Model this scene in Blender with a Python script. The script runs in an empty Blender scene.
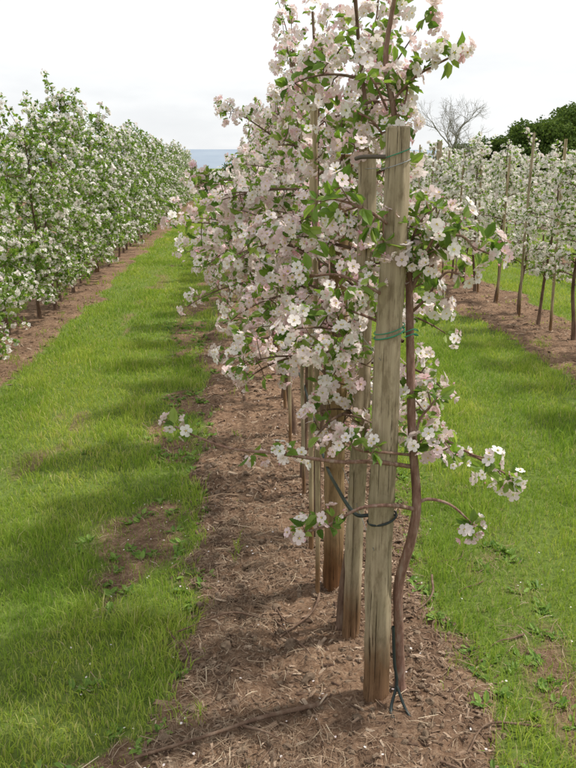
import bpy, math
import numpy as np
from mathutils import Vector
rng=np.random.default_rng(11)
scene=bpy.context.scene
scene.view_settings.view_transform='Standard'
try: scene.view_settings.look='None'
except Exception: pass
scene.view_settings.exposure=0

# ---------------------------------------------------------------- noise
def _h(ix,iy,s):
    n=(ix.astype(np.int64)*374761393+iy.astype(np.int64)*668265263+s*1274126177)&0x7fffffff
    n=((n^(n>>13))*1274126177)&0x7fffffff
    n=(n^(n>>16))&0xffff
    return n/65535.0
def vnoise(x,y,s=0):
    x=np.asarray(x,float);y=np.asarray(y,float)
    ix=np.floor(x);iy=np.floor(y);fx=x-ix;fy=y-iy
    fx=fx*fx*(3-2*fx);fy=fy*fy*(3-2*fy)
    a=_h(ix,iy,s);b=_h(ix+1,iy,s);c=_h(ix,iy+1,s);d=_h(ix+1,iy+1,s)
    return (a*(1-fx)+b*fx)*(1-fy)+(c*(1-fx)+d*fx)*fy
def fbm(x,y,o=3,s=0):
    r=0;a=.5;t=0
    for i in range(o):
        r=r+a*vnoise(x*2**i,y*2**i,s+i*17);t+=a;a*=.5
    return r/t
def sstep(a,b,x):
    t=np.clip((x-a)/(b-a),0,1);return t*t*(3-2*t)

# ---------------------------------------------------------------- layout
STRIPS=[(-11.4,-10.2),(-8.6,-7.4),(-5.8,-4.6),(-2.85,-1.93),(-.26,.92),(2.92,4.15),(6.2,7.2),(9.3,10.3)]
ROW_END=43.0
def mulch(x,y):
    x=np.asarray(x,float);y=np.asarray(y,float)
    n=(fbm(x*2.2,y*1.6,3,5)-.5)*.45+(vnoise(x*14,y*14,9)-.5)*.10
    m=np.zeros(np.broadcast(x,y).shape)
    for a,b in STRIPS:
        d=np.minimum(x-a,b-x)+n
        m=np.maximum(m,sstep(-.10,.12,d))
    return m*sstep(ROW_END+2,ROW_END,y)
def worn_(x,y):
    w=np.exp(-((x+.50)/.26)**2)*sstep(.40,.62,fbm(x*2.6,y*1.7,3,91))
    w2=np.exp(-((x+1.25)/.3)**2)*sstep(.60,.72,fbm(x*2.6,y*1.1,3,93))*.6
    w3=np.exp(-((x-1.15)/.2)**2)*sstep(.5,.7,fbm(x*2.6,y*1.4,3,95))*.7
    return np.clip(w+w2+w3,0,1)
def height(x,y):
    m=mulch(x,y)
    near=np.exp(-np.maximum(np.asarray(y,float)-6,0)/10)
    lo=(fbm(x*1.1,y*1.1,2,30)-.5)*.05
    bump=(fbm(x*7,y*7,3,40)-.5)*.06*m*near+(fbm(x*24,y*24,2,44)-.5)*.028*m*near
    return lo+bump+.03*m

# ---------------------------------------------------------------- mesh builder
class MB:
    def __init__(s): s.v=[];s.r=[];s.f=[];s.n=0
    def add(s,v,f,mat=0,r=None,smooth=False):
        v=np.asarray(v,float).reshape(-1,3);f=np.asarray(f,np.int64)
        if r is None: r=np.full(len(v),.5)
        elif np.isscalar(r): r=np.full(len(v),float(r))
        s.v.append(v);s.r.append(r)
        s.f.append((f+s.n,mat,smooth));s.n+=len(v)
    def mesh(s,name,mats):
        me=bpy.data.meshes.new(name)
        V=np.concatenate(s.v);R=np.concatenate(s.r)
        me.vertices.add(len(V));me.vertices.foreach_set('co',V.astype(np.float32).ravel())
        L=[];T=[];M=[];S=[]
        for f,m,sm in s.f:
            L.append(f.ravel());T.append(np.full(len(f),f.shape[1]));M.append(np.full(len(f),m));S.append(np.full(len(f),sm))
        L=np.concatenate(L);T=np.concatenate(T);M=np.concatenate(M);S=np.concatenate(S)
        me.loops.add(len(L));me.loops.foreach_set('vertex_index',L.astype(np.int32))
        me.polygons.add(len(T))
        st=np.concatenate([[0],np.cumsum(T)[:-1]])
        me.polygons.foreach_set('loop_start',st.astype(np.int32))
        me.polygons.foreach_set('material_index',M.astype(np.int32))
        me.polygons.foreach_set('use_smooth',S.astype(bool))
        me.update(calc_edges=True)
        a=me.attributes.new('rnd','FLOAT','POINT');a.data.foreach_set('value',R.astype(np.float32))
        for m in mats: me.materials.append(m)
        return me
    def obj(s,name,mats,parent=None):
        return place(s.mesh(name,mats),name,parent=parent)
def place(me,name,loc=(0,0,0),rotz=0,scale=(1,1,1),parent=None):
    o=bpy.data.objects.new(name,me);scene.collection.objects.link(o)
    o.location=loc;o.rotation_euler=(0,0,rotz);o.scale=scale
    if parent: o.parent=parent
    return o
def nrm(a): return a/np.maximum(np.linalg.norm(a,axis=-1,keepdims=True),1e-9)
def tube(mb,P,R,sides=6,mat=0,r=.5,cap=False,wob=0,seed=0):
    P=np.asarray(P,float);n=len(P);R=np.broadcast_to(np.asarray(R,float),(n,))
    T=nrm(np.gradient(P,axis=0))
    ref=np.array([0,0,1.]) if abs(T[:,2]).mean()<.8 else np.array([0,1.,0])
    A=nrm(np.cross(T,ref));B=np.cross(T,A)
    th=np.arange(sides)*2*math.pi/sides
    rr=R[:,None]*np.ones(sides)
    if wob: rr=rr*(1+wob*(vnoise(np.arange(sides)[None,:]*.9+seed*7,np.arange(n)[:,None]*.5,seed)-.5)+wob*.6*(vnoise(np.arange(sides)[None,:]*.8+seed,np.zeros((n,1)),seed+3)-.5))
    V=P[:,None,:]+rr[...,None]*(np.cos(th)[None,:,None]*A[:,None,:]+np.sin(th)[None,:,None]*B[:,None,:])
    i=np.arange(n-1)[:,None]*sides;j=np.arange(sides)[None,:];k=(j+1)%sides
    F=np.stack([i+j,i+k,i+sides+k,i+sides+j],-1).reshape(-1,4)
    mb.add(V.reshape(-1,3),F,mat,r,True)
    if cap:
        c=P[-1];ring=V[-1];cv=np.vstack([ring,[c]])
        F=np.array([[a,(a+1)%sides,sides] for a in range(sides)])
        mb.add(cv,F,mat,r,False)
def smoothpath(P,n=24):
    P=np.asarray(P,float);m=len(P)
    Q=np.vstack([2*P[0]-P[1],P,2*P[-1]-P[-2]]);out=[]
    for t in np.linspace(0,m-1,n):
        i=min(int(t),m-2);u=t-i;p0,p1,p2,p3=Q[i],Q[i+1],Q[i+2],Q[i+3]
        out.append(.5*((2*p1)+(-p0+p2)*u+(2*p0-5*p1+4*p2-p3)*u*u+(-p0+3*p1-3*p2+p3)*u**3))
    return np.array(out)

# ---------------------------------------------------------------- materials
def newmat(name):
    m=bpy.data.materials.new(name);m.use_nodes=True;nt=m.node_tree;nt.nodes.clear()
    out=nt.nodes.new('ShaderNodeOutputMaterial');return m,nt,out
def N(nt,t,**k):
    n=nt.nodes.new(t)
    for a,b in k.items(): setattr(n,a,b)
    return n
def ramp(nt,fac,stops):
    n=nt.nodes.new('ShaderNodeValToRGB');e=n.color_ramp.elements
    while len(e)<len(stops): e.new(.5)
    for i,(p,c) in enumerate(stops): e[i].position=p;e[i].color=(*c,1)
    nt.links.new(fac,n.inputs[0]);return n
def noise(nt,scale,detail=4,vec=None,rough=.6):
    n=nt.nodes.new('ShaderNodeTexNoise');n.inputs['Scale'].default_value=scale;n.inputs['Detail'].default_value=detail;n.inputs['Roughness'].default_value=rough
    if vec: nt.links.new(vec,n.inputs['Vector'])
    return n
def mapped(nt,scale,coord='Object'):
    tc=nt.nodes.new('ShaderNodeTexCoord');mp=nt.nodes.new('ShaderNodeMapping');mp.inputs['Scale'].default_value=scale
    nt.links.new(tc.outputs[coord],mp.inputs[0]);return mp.outputs[0]
def mix(nt,f,a,b,mode='MIX'):
    n=nt.nodes.new('ShaderNodeMix');n.data_type='RGBA';n.blend_type=mode
    for s,v in ((0,f),(6,a),(7,b)):
        if isinstance(v,(int,float)): n.inputs[s].default_value=v
        elif isinstance(v,tuple): n.inputs[s].default_value=(*v,1)
        else: nt.links.new(v,n.inputs[s])
    return n.outputs[2]
def bsdf(nt,out,col,rough=.8,bump=None,bs=.5,bd=.01,spec=.3):
    b=nt.nodes.new('ShaderNodeBsdfPrincipled');b.inputs['Roughness'].default_value=rough
    b.inputs['Specular IOR Level'].default_value=spec
    if isinstance(col,tuple): b.inputs['Base Color'].default_value=(*col,1)
    else: nt.links.new(col,b.inputs['Base Color'])
    if bump is not None:
        bn=nt.nodes.new('ShaderNodeBump');bn.inputs['Strength'].default_value=bs;bn.inputs['Distance'].default_value=bd
        nt.links.new(bump,bn.inputs['Height']);nt.links.new(bn.outputs[0],b.inputs['Normal'])
    nt.links.new(b.outputs[0],out.inputs[0]);return b
def leafmat(name,stops,trans=.4,tcol=(1.25,1.35,.6),rough=.5,spec=.3,back=None,patch=0):
    m,nt,out=newmat(name)
    at=N(nt,'ShaderNodeAttribute',attribute_name='rnd')
    c=ramp(nt,at.outputs['Fac'],stops).outputs[0]
    if back is not None:
        g=nt.nodes.new('ShaderNodeNewGeometry');c=mix(nt,g.outputs['Backfacing'],c,mix(nt,1.0,c,back,'MULTIPLY'))
    if patch:
        nz=noise(nt,patch,3,mapped(nt,(1,.45,1)))
        rr=ramp(nt,nz.outputs[0],[(.35,(.78,.85,.78)),(.65,(1.15,1.08,1.0))])
        c=mix(nt,1.0,c,rr.outputs[0],'MULTIPLY')
    d=nt.nodes.new('ShaderNodeBsdfDiffuse') if spec<=0 else bsdf(nt,out,c,rough,spec=spec)
    if spec<=0: nt.links.new(c,d.inputs[0])
    t=nt.nodes.new('ShaderNodeBsdfTranslucent')
    nt.links.new(mix(nt,1.0,c,tcol,'MULTIPLY'),t.inputs[0])
    ms=nt.nodes.new('ShaderNodeMixShader');ms.inputs[0].default_value=trans
    nt.links.new(d.outputs[0],ms.inputs[1]);nt.links.new(t.outputs[0],ms.inputs[2]);nt.links.new(ms.outputs[0],out.inputs[0])
    return m
M_petal=leafmat('petal',[(0,(.88,.85,.82)),(.45,(.87,.79,.78)),(.78,(.84,.66,.69)),(1,(.75,.40,.48))],.36,(1,.97,.96),.6,0,(.98,.89,.90))
M_petalw=leafmat('petal_white',[(0,(.88,.86,.82)),(.6,(.87,.82,.80)),(1,(.82,.66,.69))],.36,(1,.98,.96),.6,0)
M_stamen=leafmat('stamen',[(0,(.6,.5,.15)),(1,(.7,.6,.25))],.2,spec=0)
M_leaf=leafmat('apple_leaf',[(0,(.085,.16,.028)),(.5,(.18,.28,.055)),(1,(.33,.42,.12))],.45)
M_leafd=leafmat('dark_leaf',[(0,(.05,.085,.028)),(1,(.14,.19,.055))],.3,spec=0)
M_grass=leafmat('grass_blade',[(0,(.16,.28,.045)),(.45,(.30,.42,.07)),(.8,(.45,.52,.12)),(1,(.58,.52,.29))],.42,(1.18,1.15,.75),.55,0,None,1.1)
M_weed=leafmat('weed_leaf',[(0,(.10,.19,.035)),(1,(.24,.36,.08))],.3,spec=.2)

def barkmat(name,c1,c2,c3,sc=(30,30,8)):
    m,nt,out=newmat(name)
    n=noise(nt,1,6,mapped(nt,sc),.7);n2=noise(nt,9,3,mapped(nt,(1,1,1)))
    c=ramp(nt,n.outputs[0],[(.3,c1),(.5,c2),(.72,c3)]).outputs[0]
    c=mix(nt,n2.outputs[0],c,mix(nt,1.0,c,(.7,.75,.65),'MULTIPLY'))
    bsdf(nt,out,c,.8,n.outputs[0],.7,.006);return m
M_bark=barkmat('apple_bark',(.08,.045,.03),(.17,.10,.07),(.28,.2,.15))
M_barkr=barkmat('red_bark',(.13,.062,.046),(.27,.15,.115),(.43,.33,.28),(60,60,14))
M_twig=barkmat('grey_twig',(.2,.17,.15),(.28,.25,.22),(.38,.35,.32))

def woodmat(name,tint):
    m,nt,out=newmat(name)
    v=mapped(nt,(55,55,1.6))
    n=noise(nt,1,8,v,.65);n2=noise(nt,3.2,4,mapped(nt,(1,1,.6)));n3=noise(nt,1,3,mapped(nt,(120,120,1.4)),.6)
    n4=noise(nt,30,5,mapped(nt,(1,1,.35)),.7)
    c=ramp(nt,n.outputs[0],[(.25,(.17,.14,.10)),(.40,(.31,.27,.205)),(.6,(.43,.385,.30)),(.8,(.58,.53,.44))]).outputs[0]
    crack=ramp(nt,n3.outputs[0],[(.32,(.30,.26,.22)),(.39,(1,1,1))]).outputs[0]
    c=mix(nt,1.0,c,crack,'MULTIPLY')
    st=ramp(nt,n2.outputs[0],[(.35,(.66,.66,.58)),(.6,(1.06,1.03,1))]).outputs[0]
    c=mix(nt,1.0,c,st,'MULTIPLY')
    mt=ramp(nt,n4.outputs[0],[(.36,(.58,.55,.5)),(.52,(1,1,1))]).outputs[0]
    c=mix(nt,.85,c,mt,'MULTIPLY');c=mix(nt,1.0,c,tint,'MULTIPLY')
    tc=nt.nodes.new('ShaderNodeTexCoord');sx=nt.nodes.new('ShaderNodeSeparateXYZ');nt.links.new(tc.outputs['Object'],sx.inputs[0])
    ad=N(nt,'ShaderNodeMath',operation='MULTIPLY_ADD');nt.links.new(n4.outputs[0],ad.inputs[0]);ad.inputs[1].default_value=-.25;nt.links.new(sx.outputs[2],ad.inputs[2])
    f=ramp(nt,ad.outputs[0],[(.0,(.9,.9,.9)),(.16,(0,0,0))]).outputs[0]
    c=mix(nt,f,c,mix(nt,1.0,c,(.46,.30,.21),'MULTIPLY'))
    ms=mix(nt,.5,n.outputs[0],crack)
    bsdf(nt,out,c,.85,ms,1.0,.011,.2);return m
M_post=woodmat('weathered_wood',(1.08,1.01,.93))
M_postb=woodmat('brown_wood',(.86,.66,.48))
M_stake=woodmat('pale_wood',(1.15,1.06,.9))
def plain(name,c,r=.5,metal=0):
    m,nt,out=newmat(name);n=noise(nt,40,3,mapped(nt,(1,1,1)))
    cc=mix(nt,n.outputs[0],tuple(x*.75 for x in c),tuple(min(1,x*1.2) for x in c))
    b=bsdf(nt,out,cc,r,spec=.4);b.inputs['Metallic'].default_value=metal;return m
M_hose=plain('black_rubber',(.02,.03,.028),.45)
M_green=plain('green_tie',(.03,.25,.14),.5)
M_wire=plain('galvanised_wire',(.35,.36,.36),.4,.7)
M_label=plain('brown_strap',(.10,.08,.06),.6)

def groundmat():
    m,nt,out=newmat('ground_soil')
    at=N(nt,'ShaderNodeAttribute',attribute_name='rnd')
    o=mapped(nt,(1,1,1))
    n1=noise(nt,2.4,5,o);n2=noise(nt,34,6,o,.72);n3=noise(nt,150,3,o,.7);n5=noise(nt,1,4,mapped(nt,(90,240,90)),.7)
    c=ramp(nt,n2.outputs[0],[(.25,(.085,.052,.035)),(.45,(.195,.128,.088)),(.6,(.29,.205,.148)),(.8,(.43,.335,.245))]).outputs[0]
    fb=ramp(nt,n5.outputs[0],[(.35,(.75,.72,.7)),(.65,(1.25,1.22,1.15))]).outputs[0];c=mix(nt,1.0,c,fb,'MULTIPLY')
    big=ramp(nt,n1.outputs[0],[(.35,(.70,.66,.64)),(.65,(1.2,1.16,1.1))]).outputs[0]
    c=mix(nt,1.0,c,big,'MULTIPLY')
    g=ramp(nt,n2.outputs[0],[(.3,(.09,.13,.03)),(.6,(.17,.23,.05)),(.8,(.28,.29,.10))]).outputs[0]
    mth=N(nt,'ShaderNodeMath',operation='MULTIPLY_ADD');nt.links.new(n3.outputs[0],mth.inputs[0]);mth.inputs[1].default_value=.5
    sb=N(nt,'ShaderNodeMath',operation='SUBTRACT');nt.links.new(at.outputs['Fac'],sb.inputs[0]);sb.inputs[1].default_value=.25
    nt.links.new(sb.outputs[0],mth.inputs[2])
    f=ramp(nt,mth.outputs[0],[(.35,(0,0,0)),(.6,(1,1,1))]).outputs[0]
    c=mix(nt,f,g,c)
    h=mix(nt,.35,n2.outputs[0],n5.outputs[0])
    bsdf(nt,out,c,.95,h,1.0,.02,.12);return m
M_ground=groundmat()
xs=np.unique(np.concatenate([[-6000,-2500,-900,-300,-120,-60,-30,-20],np.arange(-13,-3,.12),np.arange(-3,-1,.05),np.arange(-1,1.8,.014),np.arange(1.8,4.6,.05),np.arange(4.6,13,.12),[20,30,60,120,300,900,2500,6000]]))
ys=np.unique(np.concatenate([[-600,-100,-30,-10,-4,-2,-1,0],np.arange(.5,1.2,.05),np.arange(1.2,4.5,.014),np.arange(4.5,9,.035),np.arange(9,20,.12),np.arange(20,50,.4),[55,60,80,120,200,400,900,2000,6000]]))
X,Y=np.meshgrid(xs,ys);Z=height(X,Y)
mb=MB();nx=len(xs);i=np.arange(len(ys)-1)[:,None]*nx;j=np.arange(nx-1)[None,:]
F=np.stack([i+j,i+j+1,i+nx+j+1,i+nx+j],-1).reshape(-1,4)
mb.add(np.stack([X,Y,Z],-1),F,0,np.maximum(mulch(X,Y),worn_(X,Y)*.9*(Y<40)).ravel(),True)
mb.obj('ground',[M_ground])

# ---------------------------------------------------------------- grass
def blades(mb,x,y,hh,w,r,mat=0,lean=.5):
    n=len(x);z=height(x,y)-.004
    az=rng.uniform(0,2*math.pi,n);fa=rng.uniform(0,2*math.pi,n)
    l=rng.uniform(.1,1,n)*lean*hh
    d=np.stack([np.cos(az),np.sin(az),0*az],-1);s=np.stack([np.cos(fa),np.sin(fa),0*fa],-1)*w[:,None]*.5
    B=np.stack([x,y,z],-1);up=np.array([0,0,1.])
    mid=B+up*(hh*.6)[:,None]+d*(l*.3)[:,None];tip=B+up*(hh*.95)[:,None]+d*l[:,None]
    V=np.stack([B-s,B+s,mid+s*.8,mid-s*.8,tip],1)
    k=np.arange(n)[:,None]*5
    rr=np.repeat(r,5)
    mb.add(V.reshape(-1,3),np.concatenate([k,k+1,k+2,k+3],1),mat,rr)
    base=mb.n-5*n
    mb.f.append((np.concatenate([k+3,k+2,k+4],1)+base,mat,False))
def scatter(x0,x1,y0,y1,dens):
    n=int((x1-x0)*(y1-y0)*dens);return rng.uniform(x0,x1,n),rng.uniform(y0,y1,n)
mb=MB()
for (x0,x1,y0,y1,dens,w,hs) in [(-1.9,-.0,1.1,4,10000,.0034,1),(.6,2.4,1.1,4,9000,.0034,1),(-3,0.2,4,8,4600,.005,1),(.7,4,4,8,4600,.005,1),
        (-3,.2,8,16,1900,.008,1),(.7,6,8,16,1500,.008,1),(-3,.2,16,30,700,.014,1.05),(.7,8,16,30,400,.014,1.05),(-3,1,30,48,320,.024,1.1),(1,14,30,60,70,.03,1.2),(-12,-2,10,50,50,.03,1.2)]:
    x,y=scatter(x0,x1,y0,y1,dens)
    m=mulch(x,y);pn=fbm(x*1.3,y*.8,3,77);pf=fbm(x*5,y*4,2,78)
    p=(1-m)**1.5*np.clip(.35+1.1*sstep(.30,.5,pn)*.7+.4*pf,0,1)
    wn=worn_(x,y);p=p*(1-.82*wn)
    p=np.maximum(p,.5*m*sstep(.76,.88,vnoise(x*6,y*6,120))*(np.abs(x-.4)>.33))
    k=rng.random(len(x))<p;x=x[k];y=y[k];n=len(x)
    tall=sstep(.45,.75,fbm(x*4,y*4,2,55))
    hh=(.018+.038*rng.random(n)**1.3+.055*tall*rng.random(n))*hs*(1-.4*worn_(x,y))
    r=np.clip(.12+.55*fbm(x*2.3,y*1.2,2,66)+.2*fbm(x*9,y*9,1,69)+rng.normal(0,.18,n),0,.93);r[rng.random(n)<.05+.2*worn_(x,y)]=1
    blades(mb,x,y,hh,w*rng.uniform(.7,1.3,n),r,0,.9)
def orient(y,z0):
    y=nrm(y);z=nrm(z0-(z0*y).sum(-1,keepdims=True)*y);x=np.cross(y,z);return np.stack([x,y,z],-1)
LEAF=np.array([[0,0,0],[-.24,.30,.05],[-.19,.72,.04],[0,1,-.10],[.19,.72,.04],[.24,.30,.05]],float)
LF=np.array([[0,3,2,1],[0,5,4,3]])
def inst(mb,tv,tf,pos,R,s,mat,r):
    n=len(pos);V=np.einsum('nij,kj->nki',R,tv)*np.asarray(s).reshape(-1,1,1)+pos[:,None,:]
    F=(tf[None]+(np.arange(n)*len(tv))[:,None,None]).reshape(-1,tf.shape[1])
    mb.add(V.reshape(-1,3),F,mat,np.repeat(r,len(tv)))
x,y=scatter(-1.0,2.2,1.2,9,90);m=mulch(x,y);wn=worn_(x,y)
k=(((m>.08)&(m<.9))|(wn>.25))&(rng.random(len(x))<.75);x=x[k];y=y[k]
L=9;px=np.repeat(x,L);py=np.repeat(y,L);n=len(px);az=rng.uniform(0,6.28,n)
d=np.stack([np.cos(az),np.sin(az),rng.uniform(.1,.9,n)],-1)
off=rng.normal(0,.014,(n,2));P=np.stack([px+off[:,0],py+off[:,1],height(px,py)],-1)
inst(mb,LEAF,LF,P,orient(d,np.tile([0,0,1.],(n,1))+rng.normal(0,.3,(n,3))),rng.uniform(.018,.05,n),1,rng.random(n))
mb.obj('grass',[M_grass,M_weed])

# ---------------------------------------------------------------- mulch litter
def littermat(name,stops):
    m,nt,out=newmat(name);at=N(nt,'ShaderNodeAttribute',attribute_name='rnd')
    c=ramp(nt,at.outputs['Fac'],stops).outputs[0];bsdf(nt,out,c,.9,spec=.1);return m
M_chip=littermat('bark_chip',[(0,(.07,.042,.03)),(.4,(.18,.12,.08)),(.75,(.29,.2,.14)),(1,(.44,.34,.25))])
M_straw=littermat('dry_straw',[(0,(.14,.09,.06)),(.5,(.28,.20,.135)),(1,(.56,.47,.34))])
M_clod=barkmat('soil_clod',(.10,.062,.043),(.20,.135,.095),(.30,.215,.155),(40,40,40))
mb=MB()
for (x0,x1,y0,y1,dc,ds,sc) in [(-.8,1.5,1.1,4.2,5500,12000,1),(-.8,1.5,4.2,9,1200,3000,1.6),(2.4,4.4,5,12,500,1000,1.9),(-3,-1.7,5,12,400,500,1.9),(-.5,1.2,9,18,250,400,2.6),(2.6,4.4,12,26,120,150,3)]:
    x,y=scatter(x0,x1,y0,y1,dc);k=rng.random(len(x))<mulch(x,y)*np.clip(fbm(x*4,y*4,2,200)*1.9-.2,.08,1)*1.0;x=x[k];y=y[k];n=len(x)
    az=rng.uniform(0,6.28,n);d=np.stack([np.cos(az),np.sin(az),rng.normal(0,.3,n)],-1)
    ch=np.array([[-.16,-.5,-.05],[.12,-.45,-.05],[.15,.5,-.05],[-.1,.55,-.05],[-.1,-.35,.05],[.1,-.3,.06],[.1,.4,.05],[-.08,.42,.05]])
    cf=np.array([[4,5,6,7],[0,1,5,4],[1,2,6,5],[2,3,7,6],[3,0,4,7]])
    inst(mb,ch,cf,np.stack([x,y,height(x,y)+.002],-1),orient(d,np.tile([0,0,1.],(n,1))+rng.normal(0,.45,(n,3))),rng.gamma(2.2,.0072,n)*sc**.6+.004,0,rng.random(n))
    x,y=scatter(x0,x1,y0,y1,ds);cl=sstep(.40,.60,fbm(x*1.8,y*1.3,2,210));wn=worn_(x,y)
    k=rng.random(len(x))<np.maximum(mulch(x,y)*(.25+.75*cl),wn*.4);x=x[k];y=y[k];n=len(x)
    az=rng.uniform(0,6.28,n);d=np.stack([np.cos(az),np.sin(az),rng.normal(0,.22,n)],-1)
    st=np.array([[-.014,-.5,0],[.014,-.5,0],[.06,0,.07],[.03,0,.07],[-.01,.5,.02],[-.035,.5,.02]]);sf=np.array([[0,1,2,3],[3,2,4,5]])
    inst(mb,st,sf,np.stack([x,y,height(x,y)+.004+.006*rng.random(n)],-1),orient(d,np.tile([0,0,1.],(n,1))+rng.normal(0,.5,(n,3))),rng.gamma(2.0,.0125,n)*sc**.6+.008,1,np.clip(rng.normal(.34,.25,n),0,1))
import bmesh
bm=bmesh.new();bmesh.ops.create_icosphere(bm,subdivisions=2,radius=1);cv=np.array([v.co[:] for v in bm.verts]);cf=np.array([[v.index for v in f.verts] for f in bm.faces]);bm.free()
cv=cv*(1+.9*(vnoise(cv[:,0]*2.3+5,cv[:,1]*2.3+cv[:,2]*1.7,3)-.5))[:,None]*np.array([1,.8,.6])
x,y=scatter(-.4,1.2,1.2,5,420);k=rng.random(len(x))<mulch(x,y);x=x[k];y=y[k];n=len(x)
d=rng.normal(0,1,(n,3));inst(mb,cv,cf,np.stack([x,y,height(x,y)-.001],-1),orient(d,rng.normal(0,1,(n,3))),rng.gamma(2.0,.0035,n)+.003,2,rng.random(n))
x,y=scatter(-.8,1.5,1.3,8,28);n=len(x);az=rng.uniform(0,6.28,n)
PT=np.array([[0,0,0],[-.38,.35,.10],[-.30,.8,.12],[0,.92,.1],[.30,.8,.12],[.38,.35,.10]])
inst(mb,PT,LF,np.stack([x,y,height(x,y)+.012],-1),orient(np.stack([np.cos(az),np.sin(az),0*az],-1),np.tile([0,0,1.],(n,1))+rng.normal(0,.4,(n,3))),rng.uniform(.008,.012,n),3,rng.random(n)*.6)
mb.obj('bark_mulch',[M_chip,M_straw,M_clod,M_petal])
def stick(P,r0,r1,name='fallen_branch',mat=M_bark):
    b=MB();P=smoothpath(P,20);tube(b,P,np.linspace(r0,r1,20),7,0,.5,True,.3,3);return b,mat,name
SK=[([(-.34,1.95,.035),(-.1,2.02,.05),(.08,2.10,.04),(.26,2.15,.035)],.005,.009),([(.15,2.55,.03),(.3,2.7,.05),(.36,2.95,.04)],.004,.007),([(-.25,2.6,.04),(-.05,2.7,.05),(.1,2.68,.03)],.003,.005),([(.7,1.9,.03),(.8,2.0,.05),(.98,2.0,.03)],.003,.005),([(.62,2.6,.03),(.8,2.75,.05),(.86,2.95,.04)],.003,.006)]
for _ in range(22):
    x=rng.uniform(-.2,.95);y=rng.uniform(1.7,5.5);a=rng.uniform(0,3.14);l=rng.uniform(.08,.28)
    q=[(x+l*t*math.cos(a)+rng.normal(0,.012),y+l*t*math.sin(a)+rng.normal(0,.012),float(height(x+l*t*math.cos(a),y+l*t*math.sin(a)))+.012) for t in (0,.33,.66,1)]
    SK.append((q,.0015,rng.uniform(.0025,.005)))
for P,r0,r1 in SK:
    b,m,nm=stick(P,r0,r1)
    if r1>.0085: tube(b,smoothpath([(.0,2.06,.04),(.06,2.0,.07),(.12,1.97,.06)],8),np.linspace(.006,.002,8),5)
    b.obj(nm,[m])

# ---------------------------------------------------------------- blossom and leaf clusters
pet=np.array([[0,.12,0],[-.38,.45,.10],[-.36,.88,.22],[0,1.02,.20],[.36,.88,.22],[.38,.45,.10]])
def flower(np_):
    V=[];Fc=[]
    for q in range(np_):
        a=q*2*math.pi/np_;c,s_=math.cos(a),math.sin(a);R=np.array([[c,-s_,0],[s_,c,0],[0,0,1]])
        V.append(pet@R.T);Fc.append(LF+6*q)
    return np.vstack(V),np.vstack(Fc)
FV,FF=flower(5)
FLV=np.array([[0,0,-.05]]+[[math.cos(q*1.2566),math.sin(q*1.2566),.25*(q%2)] for q in range(5)]);FLF=np.array([[0,1,2],[0,2,3],[0,3,4],[0,4,5],[0,5,1]])
SV=np.array([[.16*math.cos(t),.16*math.sin(t),.2+.05*(q%2)] for q,t in enumerate(np.arange(5)*6.283/5)]+[[0,0,.05]]);SF=np.array([[q,(q+1)%5,5] for q in range(5)])
BV=np.array([[0,0,-.6],[.4,0,0],[0,.4,0],[-.4,0,0],[0,-.4,0],[0,0,.55]]);BF=np.array([[0,2,1],[0,3,2],[0,4,3],[0,1,4],[5,1,2],[5,2,3],[5,3,4],[5,4,1]])
def frames(n,rg):
    ref=rg.normal(0,1,n.shape);return orient(ref-(ref*n).sum(-1,keepdims=True)*n,n)
def clusters(mb,C,D,rg,ffrac=1.,nf=6,nl=6,ls=.055,fs=.021,pm=1,spread=.036,lod=False):
    C=np.asarray(C);D=nrm(np.asarray(D));m=len(C)
    hasf=rg.random(m)<ffrac
    cp=rg.random(m)
    k=np.repeat(np.where(hasf)[0],nf);k=k[rg.random(len(k))<.92];n=len(k)
    if n:
        o=nrm(D[k]*.75+rg.normal(0,.75,(n,3)));P=C[k]+D[k]*.018+o*spread*rg.uniform(.6,1.15,(n,1))
        R=frames(nrm(o+rg.normal(0,.25,(n,3))),rg);rr=np.clip(cp[k]**1.5*.6+rg.normal(.08,.13,n),0,.9)
        if lod:
            inst(mb,FLV,FLF,P,R,fs*rg.uniform(.8,1.15,n),pm,rr)
        else:
            half=rg.random(n)<.62
            for h,cup in ((half,.5),(~half,1.7)):
                if h.any():
                    tv=FV*np.array([1 if cup<1 else .70,1 if cup<1 else .70,cup*1.3]);inst(mb,tv,FF,P[h],R[h],(fs*rg.uniform(.75,1.15,n))[h],pm,rr[h]+(0 if cup<1 else .12))
            inst(mb,SV,SF,P,R,np.full(n,fs),3,rg.random(n))
    if not lod:
        kb=np.where(hasf)[0];kb=np.repeat(kb,3);kb=kb[rg.random(len(kb))<.5];n=len(kb)
        if n:
            o=nrm(D[kb]+rg.normal(0,.8,(n,3)));inst(mb,BV,BF,C[kb]+o*spread*1.15,frames(o,rg),rg.uniform(.008,.012,n),pm,rg.uniform(.85,1,n))
    k=np.repeat(np.arange(m),nl);k=k[rg.random(len(k))<.85];n=len(k)
    if n:
        o=nrm(D[k]*.4+rg.normal(0,.8,(n,3))+np.array([0,0,.15]));P=C[k]+o*.008
        inst(mb,LEAF*np.array([1.15,1,1.6]),LF,P,orient(o,np.array([0,0,1.])*.7+D[k]*.6+rg.normal(0,.5,(n,3))),ls*rg.uniform(.55,1.2,n),2,np.clip(rg.normal(.5,.25,n),0,1))
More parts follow.
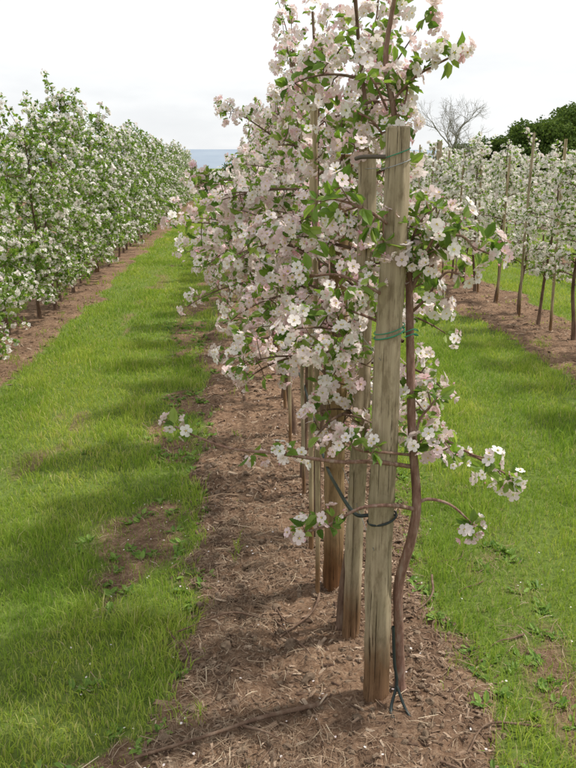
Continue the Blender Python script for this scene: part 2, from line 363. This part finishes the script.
def branch(mb,p0,az,L,rg,C,D,el=.45,droop=.9,r0=.008,step=.06,start=.15,sub=2,lat=.07,mat=0,lod=False):
    n=10;P=[np.array(p0,float)];e=el
    for q in range(n):
        e-=droop/n*rg.uniform(.5,1.4);az+=rg.normal(0,.10)
        P.append(P[-1]+L/n*np.array([math.cos(az)*math.cos(e),math.sin(az)*math.cos(e),math.sin(e)]))
    P=np.array(P);tube(mb,P,np.linspace(r0,r0*.28,n+1),3 if lod else 5,mat,.5)
    t=start*L
    while t<L:
        u=t/L*n;q=min(int(u),n-1);p=P[q]+(P[q+1]-P[q])*(u-q)
        ax=nrm(P[q+1]-P[q]);w=rg.normal(0,1,3);w=nrm(w-ax*w.dot(ax));w[2]+=.35;w=nrm(w)
        ll=lat*rg.uniform(.25,1.2);c=p+w*ll
        if ll>.03 and not lod: tube(mb,np.array([p,p+w*ll*.5+rg.normal(0,.004,3),c]),[.0028,.0024,.002],3,mat)
        C.append(c);D.append(w*1+ax*.3)
        t+=step*rg.uniform(.6,1.5)
    C.append(P[-1]);D.append(P[-1]-P[-3])
    for _ in range(sub):
        q=int(rg.uniform(.2,.8)*n);branch(mb,P[q],az+rg.choice([-1,1])*rg.uniform(.5,1.1),L*rg.uniform(.3,.5),rg,C,D,e*.3+rg.uniform(.1,.7),.6,r0*.55,step,.2,0,lat,mat,lod)
def tree(seed,H=2.35,z0=.75,nb=22,left=.7,right=.38,ly=.5,ffrac=.9,nl=6,nf=6,step=.06,bark=None,trunk_r=.021,pm=M_petal,fs=.021,ls=.055,name='apple_tree',prof=((0,1),(1,.45)),lod=False,el=(.1,.75),shoots=3):
    rg=np.random.default_rng(seed);mb=MB();n=16
    z=np.linspace(-.03,H,n);ph=rg.uniform(0,6.28,4)
    tx=.03*np.sin(z*2.3+ph[0])+.015*np.sin(z*6+ph[1]);ty=.03*np.sin(z*2.1+ph[2])+.012*np.sin(z*7+ph[3]);tx-=tx[0];ty-=ty[0]
    T=np.stack([tx,ty,z],-1);rad=trunk_r*(1-.78*np.linspace(0,1,n)**1.1);rad[0]*=1.35;rad[1]*=1.15
    T=smoothpath(T,30);rad=np.interp(np.linspace(0,1,30),np.linspace(0,1,n),rad)
    tube(mb,T,rad,5 if lod else 9,0,.5,False,.25,seed)
    C=[];D=[];pf=np.array(prof)
    for q in range(nb):
        f=(q+rg.random())/nb;zz=z0+(H-.12-z0)*f
        az=q*2.4+rg.normal(0,.5);cx,sy=math.cos(az),math.sin(az)
        ext=1/math.sqrt((cx/(right if cx>0 else left))**2+(sy/ly)**2)
        L=ext*np.interp(f,pf[:,0],pf[:,1])*rg.uniform(.55,1.2)
        p=np.array([np.interp(zz,T[:,2],T[:,0]),np.interp(zz,T[:,2],T[:,1]),zz])
        branch(mb,p,az,L,rg,C,D,rg.uniform(*el),rg.uniform(.3,1.1),.0085*(1-.4*f),step,.12,2 if L>.35 else 1,lod=lod)
    for _ in range(shoots):
        zz=H-rg.uniform(.1,.5);p=np.array([np.interp(zz,T[:,2],T[:,0]),np.interp(zz,T[:,2],T[:,1]),zz])
        branch(mb,p,rg.uniform(0,6.28),rg.uniform(.28,.46),rg,C,D,rg.uniform(.9,1.3),.1,.005,step*1.2,.3,0,.03,lod=lod)
    zz=z0+.2
    while zz<H+.02:
        p=np.array([np.interp(zz,T[:,2],T[:,0]),np.interp(zz,T[:,2],T[:,1]),zz]);w=rg.normal(0,1,3);w[2]=abs(w[2])*.3;w=nrm(w)
        C.append(p+w*.04);D.append(w);zz+=.06
    C.append(T[-1]);D.append([0,0,1])
    clusters(mb,C,D,rg,ffrac,nf,nl,ls,fs,1,lod=lod)
    return mb.mesh(name,[bark or M_bark,pm,M_leaf,M_stamen])
CP=((0,.85),(.25,1.05),(.5,.95),(.7,.55),(1,.25))
def cset(lod): return [tree(100+q+50*lod,H=[2.24,2.38,2.14,2.3,2.2][q],z0=.76,nb=25,left=.72,right=.30,ly=.42,ffrac=.96,nl=4,nf=7 if not lod else 6,step=.052 if not lod else .07,prof=CP,lod=lod,fs=.021 if not lod else .027,ls=.048 if not lod else .06) for q in range(5 if not lod else 3)]
LP=((0,.9),(.3,1),(.7,.8),(1,.45))
def lset(lod): return [tree(200+q+50*lod,H=[2.4,2.5,2.35,2.45][q],z0=.26,nb=31,left=.55,right=.55,ly=.62,ffrac=.60,nl=7,nf=6,step=.06 if not lod else .082,pm=M_petalw,ls=.055 if not lod else .067,fs=.023 if not lod else .030,prof=LP,lod=lod,shoots=5) for q in range(4 if not lod else 3)]
RP=((0,.9),(.4,1),(1,.5))
def rset(lod): return [tree(300+q+50*lod,H=[2.05,2.15,1.95,2.07][q],z0=.52,nb=20,left=.40,right=.42,ly=.46,ffrac=.97,nl=4,nf=6,step=.06 if not lod else .08,pm=M_petalw,prof=RP,lod=lod,fs=.0215 if not lod else .028,ls=.05 if not lod else .06) for q in range(4 if not lod else 3)]
centre,centreF=cset(0),cset(1);leftm,leftF=lset(0),lset(1);rightm,rightF=rset(0),rset(1)

yy=2.6;q=0
while yy<ROW_END:
    ms=centre if yy<9 else centreF
    me=ms[q%len(ms)];s=rng.uniform(.95,1.05)
    x0=.40+rng.normal(0,.02)
    if yy>9: x0=.45+rng.normal(0,.03)
    place(me,'apple_tree',(x0,yy,float(height(x0,yy))-.02),rng.normal(0,.12),(s*(1 if yy<9 else .85),s*(1 if q%2 else -1),s*rng.uniform(.97,1.03)))
    yy+=rng.uniform(.68,.82);q+=1
def row(x,near,far,y0,y1,sp):
    y=y0
    while y<y1:
        meshes=near if y<11.5 and near else far
        s=rng.uniform(.94,1.06);xx=x+rng.normal(0,.04)
        place(meshes[int(rng.integers(len(meshes)))],'apple_tree',(xx,y,float(height(xx,y))-.02),rng.choice([0,math.pi]) + rng.normal(0,.3),(s,s*rng.choice([-1,1]),s*rng.uniform(.95,1.05)))
        y+=sp*rng.uniform(.85,1.15)
row(-2.40,leftm,leftF,4.6,ROW_END+1,.74)
row(3.6,rightm,rightF,3.6,ROW_END+1,.78)
row(6.7,None,rightF,8,ROW_END+2,.9)
row(9.8,None,rightF,18,ROW_END+2,1.4)

# ---------------------------------------------------------------- end tree
rg=np.random.default_rng(5);mb=MB();C=[];D=[]
T=smoothpath([(.56,2.22,-.03),(.555,2.22,.06),(.552,2.22,.12),(.538,2.21,.30),(.532,2.20,.46),(.565,2.18,.66),(.572,2.18,.78),(.55,2.20,1.0),(.535,2.22,1.3),(.525,2.24,1.5),(.49,2.26,1.75),(.47,2.27,1.95),(.44,2.27,2.1),(.465,2.27,2.3),(.46,2.27,2.42)],60)
rad=np.interp(np.linspace(0,1,60),[0,.04,.06,.3,.6,.85,1],[.034,.030,.020,.017,.013,.008,.004])
tube(mb,T,rad,12,0,.5,False,.22,4)
def arm(pts,r0,r1=.003,step=.055,start=.3,lat=.045,dens=1):
    P=smoothpath(pts,26);tube(mb,P,np.linspace(r0,r1,26),7,0,.5,False,.15,2)
    seg=np.linalg.norm(np.diff(P,axis=0),axis=1);cum=np.concatenate([[0],np.cumsum(seg)]);L=cum[-1];t=start*L
    while t<=L:
        p=np.array([np.interp(t,cum,P[:,a]) for a in range(3)]);w=rg.normal(0,1,3);w[2]+=.5;w=nrm(w);c=p+w*lat*rg.uniform(.3,1.2)
        tube(mb,np.array([p,(p+c)/2,c]),[.003,.0025,.002],4,0);C.append(c);D.append(w);t+=step*rg.uniform(.7,1.3)
    C.append(P[-1]);D.append(P[-1]-P[-3])
arm([(.56,2.19,.95),(.59,2.19,.97),(.64,2.18,.98),(.72,2.17,.94),(.79,2.16,.90),(.86,2.15,.86)],.007,step=.034,start=.08,lat=.06)
arm([(.56,2.19,.93),(.57,2.2,1.03),(.60,2.18,1.09),(.62,2.18,1.12)],.005,step=.04,start=.15)
arm([(.57,2.18,.76),(.61,2.17,.78),(.68,2.16,.76),(.755,2.16,.69)],.0065,step=.5,start=.99,lat=.01)
arm([(.57,2.18,.74),(.48,2.11,.79),(.38,2.12,.78),(.28,2.13,.72),(.20,2.14,.69)],.0075,step=.035,start=.72,lat=.035)
arm([(.56,2.2,.88),(.42,2.13,.93),(.30,2.14,.93),(.12,2.25,.92),(-.02,2.35,.90),(-.14,2.4,.93),(-.21,2.42,.96)],.0075,step=.22,start=.5,lat=.03)
arm([(.56,2.2,.92),(.45,2.13,.96),(.38,2.12,.97),(.34,2.12,.99)],.005,step=.04,start=.6,lat=.03)
arm([(.53,2.25,1.42),(.56,2.2,1.52),(.61,2.17,1.60),(.66,2.16,1.61),(.70,2.15,1.57)],.007,step=.025,start=.05,lat=.065)
arm([(.53,2.25,1.36),(.57,2.2,1.42),(.62,2.18,1.50),(.66,2.17,1.50)],.005,step=.045,start=.4,lat=.05)
arm([(.52,2.25,1.55),(.54,2.2,1.64),(.58,2.18,1.69)],.005,step=.03,start=.05,lat=.05)
arm([(.52,2.25,1.50),(.55,2.16,1.56),(.57,2.12,1.62)],.005,step=.028,start=.15,lat=.05)
arm([(.50,2.25,1.60),(.42,2.15,1.66),(.34,2.12,1.70),(.27,2.12,1.72)],.006,step=.034,start=.15,lat=.06)
arm([(.50,2.25,1.40),(.40,2.16,1.46),(.30,2.18,1.50),(.2,2.25,1.48)],.006,step=.04,start=.3,lat=.06)
arm([(.52,2.25,1.28),(.45,2.34,1.33),(.33,2.4,1.36),(.22,2.42,1.34)],.006,step=.045,start=.3,lat=.06)
arm([(.46,2.27,1.98),(.51,2.22,2.04),(.56,2.2,2.07),(.60,2.2,2.09)],.004,step=.032,start=.3,lat=.03)
arm([(.45,2.27,1.96),(.41,2.24,2.02),(.39,2.24,2.05)],.004,step=.055,start=.3,lat=.04)
arm([(.45,2.27,1.88),(.40,2.24,1.93),(.36,2.24,1.95)],.004,step=.045,start=.2,lat=.05)
arm([(.46,2.27,1.90),(.49,2.24,1.97),(.50,2.24,2.02)],.004,step=.045,start=.2,lat=.04)
for zz in np.arange(1.9,2.42,.06):
    p=np.array([np.interp(zz,T[:,2],T[:,0]),2.27,zz]);w=nrm(rg.normal(0,1,3)*np.array([1,1,.4]));C.append(p+w*.02);D.append(w)
clusters(mb,C,D,rg,.86,6,6,.050,.0205,1,.036)
mb.obj('apple_tree',[M_barkr,M_petal,M_leaf,M_stamen])

# ---------------------------------------------------------------- posts, stakes
def post(name,x,y,H,r,mat,seed,lean=(0,0),sides=28,r1=None):
    b=MB();n=60;z=np.linspace(-.05,H,n);P=np.stack([lean[0]*z+.005*np.sin(z*2.6+seed)+.002*np.sin(z*9),lean[1]*z,z],-1)
    R=np.interp(z/H,[0,.6,1],[r,r*.93,r1 or r*.9]);tube(b,P,R,sides,0,.5,False,.16,seed)
    tube(b,np.array([[P[-1,0],P[-1,1],H-.001],[P[-1,0],P[-1,1],H+.004]]),[R[-1]*.985,R[-1]*.93],sides,0,.5,True,0,seed)
    return place(b.mesh(name,[mat]),name,(x,y,float(height(x,y))))
post('wooden_post',.463,2.19,1.87,.044,M_post,3,(0,0),r1=.034)
post('wooden_post',.432,2.53,1.86,.034,M_post,5,(.006,0),r1=.030)
post('wooden_post',.395,2.88,1.80,.042,M_postb,8,(.012,0),r1=.036)
def stakemesh(H,r,seed,mat):
    b=MB();z=np.linspace(-.05,H,14);tube(b,np.stack([.006*np.sin(z*2+seed),0*z,z],-1),r,10,0,.5,True,.15,seed);return b.mesh('wooden_stake',[mat])
st=[stakemesh(2.05,.010,1,M_stake),stakemesh(2.0,.011,2,M_stake),stakemesh(2.1,.010,3,M_post)]
for x,y,q in [(.325,2.83,0),(.34,3.25,1),(.37,3.9,2),(.34,4.6,0),(.36,5.4,1)]+[(.39+rng.normal(0,.02),6.2+k*.8,int(rng.integers(3))) for k in range(20)]:
    o=place(st[q],'wooden_stake',(x,y,float(height(x,y))));o.rotation_euler=(rng.normal(0,.015),rng.normal(0,.015),0)
y=5.2
while y<30:
    o=place(st[int(rng.integers(3))],'wooden_stake',(3.55+rng.normal(0,.03),y,float(height(3.55,y))),0,(1.5,1.5,rng.uniform(.92,1.08)));o.rotation_euler=(rng.normal(0,.025),rng.normal(0,.025),0)
    y+=rng.uniform(.75,1.0)
b=MB();z=np.linspace(-.05,2.25,20);tube(b,np.stack([0*z,0*z,z],-1),.045,14,0,.5,True,.1,9);pm_=b.mesh('wooden_post',[M_post])
for x in (3.62,-2.42,6.7):
    for y in np.arange(13.5,43,8): place(pm_,'wooden_post',(x,y,0))
for y in np.arange(10.5,43,8): place(pm_,'wooden_post',(.44,y,0))
for x,zs,y0 in ((.43,(1.80,1.25,.62),2.14),(3.6,(1.9,1.2,.6),4),(-2.4,(2.0,1.2),4)):
    b=MB()
    for z in zs:
        y_=np.linspace(y0,ROW_END,60);tube(b,np.stack([x+0*y_+.0,y_,z-.02*np.abs(np.sin((y_-y0)*math.pi/8))],-1),.0013,4,0)
    b.obj('trellis_wire',[M_wire])
b=MB()
P=smoothpath([(.425,2.20,.715),(.38,2.24,.705),(.36,2.5,.68),(.37,3,.60),(.38,4,.62),(.38,5,.58),(.4,7,.6),(.42,12,.6),(.44,20,.6),(.44,42,.6)],120);tube(b,P,.0065,8,0)
P=smoothpath([(.506,2.15,.33),(.513,2.14,.2),(.522,2.13,.12),(.50,2.10,.055),(.50,2.06,.04),(.545,2.0,.035)],40);tube(b,P,.0055,8,0)
P=smoothpath([(.52,2.12,.12),(.545,2.08,.055),(.57,2.03,.035)],14);tube(b,P,.005,8,0)
b.obj('drip_hose',[M_hose])
def tie(zc,r,mat,th=.0022,x=.463,y=2.19,tail=True):
    b=MB();a=np.linspace(0,6.6,40);P=np.stack([x+r*np.cos(a),y+r*np.sin(a),zc+.012*np.cos(a)+.002*a],-1);tube(b,P,th,5,0)
    if tail:
        tube(b,smoothpath([(x+r,y-.01,zc),(x+r+.03,y-.01,zc+.01),(x+r+.05,y+.03,zc-.005),(x+r+.02,y+.06,zc)],14),th,5,0)
    return b.obj('green_tie',[mat])
tie(1.31,.045,M_green);tie(1.325,.045,M_green,.0016);tie(1.83,.040,M_green,.0015,tail=False);tie(1.80,.041,M_wire,.0016,tail=False);tie(.70,.0455,M_hose,.004,tail=False)
tie(1.2,.044,M_green,.002,.41,2.88)
b=MB();tube(b,smoothpath([(.43,2.17,1.83),(.37,2.18,1.83),(.35,2.2,1.825)],8),.006,8,0,.5,True);b.obj('wire_hook',[M_label])

# ---------------------------------------------------------------- distance
def crown_tree(seed,H,R,name,mat,dens=5200,fs=.16,flat=1.):
    rg=np.random.default_rng(seed);mb=MB()
    tube(mb,smoothpath([(0,0,-.2),(.1,0,H*.25),(0,.1,H*.5),(.05,0,H*.8)],12),np.linspace(H*.035,H*.01,12),8,0)
    lobes=[]
    for q in range(26):
        a=rg.uniform(0,6.28);rr=R*rg.uniform(.1,.75);zz=H*rg.uniform(.25,.9);rr*=math.sqrt(max(.1,1-((zz/H-.5)/.55)**2))
        c=np.array([rr*math.cos(a),rr*math.sin(a),zz]);lobes.append((c,R*rg.uniform(.2,.38)))
        tube(mb,smoothpath([(0,0,zz*.5),c*np.array([.5,.5,.8]),c],8),np.linspace(H*.012,.01,8),5,0)
    P=[];Nn=[]
    for c,r in lobes:
        n=int(dens/26);d=nrm(rg.normal(0,1,(n,3)));P.append(c+d*r*rg.uniform(.55,1.15,(n,1))*np.array([1,1,.8*flat]));Nn.append(d)
    P=np.vstack(P);Nn=np.vstack(Nn);n=len(P)
    inst(mb,LEAF*np.array([1.8,1,1]),LF,P,orient(rg.normal(0,1,(n,3)),Nn+rg.normal(0,.5,(n,3))),fs*rg.uniform(.6,1.3,n),1,rg.random(n))
    return mb.mesh(name,[M_bark,mat])
ct=[crown_tree(1,6,2.6,'broadleaf_tree',M_leafd,9000),crown_tree(2,5,2.8,'broadleaf_tree',M_leafd,9000),crown_tree(3,6.5,3.0,'broadleaf_tree',M_leafd,9000)]
for q,(x,y,s) in enumerate([(22.8,60,1.05),(24.8,58,1.15),(27.5,60,1.25),(30.5,59,1.3),(34.5,61,1.3),(39,62,1.3),(20.6,61,.85),(45,60,1.2),(29,66,1.25),(37,68,1.3),(26,64,1.2),(18.5,63,.7)]):
    place(ct[q%3],'broadleaf_tree',(x,y,-.2),q*1.3,(s,s,s*.95))
rg=np.random.default_rng(9);mb=MB()
def bare(p,d,L,r,dep):
    n=5;P=[p]
    for q in range(n): d=nrm(d+rg.normal(0,.13,3)+np.array([0,0,.04]));P.append(P[-1]+d*L/n)
    tube(mb,np.array(P),np.linspace(r,r*.65,n+1),5 if dep>2 else 3,0)
    if dep==0: return
    for q in range(3 if dep>1 else 4):
        w=nrm(d+rg.normal(0,.6,3));bare(P[-1] if q<2 else P[3],w,L*rg.uniform(.65,.85),r*.58,dep-1)
bare(np.array([0,0,-.2]),np.array([0,0,1.]),1.75,.11,6)
bt=mb.mesh('bare_tree',[M_twig]);place(bt,'bare_tree',(14.2,50,0),0,(1.35,1.35,1.2))
mb=MB();n=26000;x=rng.uniform(-22,40,n);w=1.2+1.0*fbm(x*.35,x*0+2,3,300);y=50+rng.normal(0,.5,n)*1.0
z=w*rng.random(n)**.6*1.0
inst(mb,LEAF*np.array([1.7,1,1]),LF,np.stack([x,y,z],-1),orient(rng.normal(0,1,(n,3)),rng.normal(0,1,(n,3))),rng.uniform(.08,.2,n),0,rng.random(n))
mb.obj('hedge',[M_leafd])
place(ct[1],'broadleaf_tree',(-1.3,62,-1.5),0,(.62,.62,.62));place(ct[0],'broadleaf_tree',(.3,70,-1.6),1,(.75,.75,.72));place(ct[2],'broadleaf_tree',(-4,64,-1.8),2,(.6,.6,.52))
m,nt,out=newmat('painted_haze');nz=noise(nt,.004,4,mapped(nt,(1,1,4)));bsdf(nt,out,ramp(nt,nz.outputs[0],[(.35,(.24,.29,.36)),(.65,(.29,.34,.40))]).outputs[0],1,spec=0)  # aerial haze painted into the bluish base colour
mb=MB();xx=np.linspace(-4500,4500,120);hz=64+10*fbm(xx*.0009,xx*0,3,400)
rowsv=[(2600,0*hz-5),(2700,hz*.35),(2850,hz*.75),(3050,hz),(3600,hz*1.02)]
V=np.concatenate([np.stack([xx,0*xx+yv,hv],-1) for yv,hv in rowsv]);i=np.arange(4)[:,None]*120;j=np.arange(119)[None,:]
mb.add(V,np.stack([i+j,i+j+1,i+121+j,i+120+j],-1).reshape(-1,4),0,.5,True);mb.obj('far_plain_backdrop',[m])  # raised backdrop added to stand in for the hazy far plain

# ---------------------------------------------------------------- sky and sun
EL=math.radians(58);AZ=math.radians(80)
w=bpy.data.worlds.new('World');scene.world=w;w.use_nodes=True;nt=w.node_tree;nt.nodes.clear()
out=nt.nodes.new('ShaderNodeOutputWorld')
sk=nt.nodes.new('ShaderNodeTexSky');sk.sky_type='NISHITA';sk.sun_disc=False;sk.sun_elevation=EL;sk.sun_rotation=AZ;sk.dust_density=2
b1=nt.nodes.new('ShaderNodeBackground');b1.inputs[1].default_value=.10;nt.links.new(sk.outputs[0],b1.inputs[0])
v=mapped(nt,(1,1,3.2),'Generated');n1=noise(nt,1.7,6,v,.55)
c=ramp(nt,n1.outputs[0],[(.32,(.76,.78,.805)),(.5,(.89,.905,.92)),(.64,(1.1,1.1,1.09))])
b2=nt.nodes.new('ShaderNodeBackground');b2.inputs[1].default_value=1.10;nt.links.new(c.outputs[0],b2.inputs[0])
ms=nt.nodes.new('ShaderNodeMixShader');ms.inputs[0].default_value=.9
nt.links.new(b1.outputs[0],ms.inputs[1]);nt.links.new(b2.outputs[0],ms.inputs[2]);nt.links.new(ms.outputs[0],out.inputs[0])
ld=bpy.data.lights.new('sun','SUN');ld.energy=4.2;ld.angle=math.radians(3);ld.color=(1,.95,.87)
lo=bpy.data.objects.new('sun',ld);scene.collection.objects.link(lo)
s=Vector((math.sin(AZ)*math.cos(EL),math.cos(AZ)*math.cos(EL),math.sin(EL)));lo.rotation_euler=s.to_track_quat('Z','Y').to_euler();lo.location=(20,5,30)

cam=bpy.data.cameras.new('camera');co=bpy.data.objects.new('camera',cam);scene.collection.objects.link(co)
cam.sensor_fit='VERTICAL';cam.sensor_height=36;cam.lens=35.16;cam.clip_end=20000;cam.clip_start=.05
co.location=(0,0,1.8);co.rotation_euler=(math.radians(90-16.07),0,math.radians(-4.1))
scene.camera=co
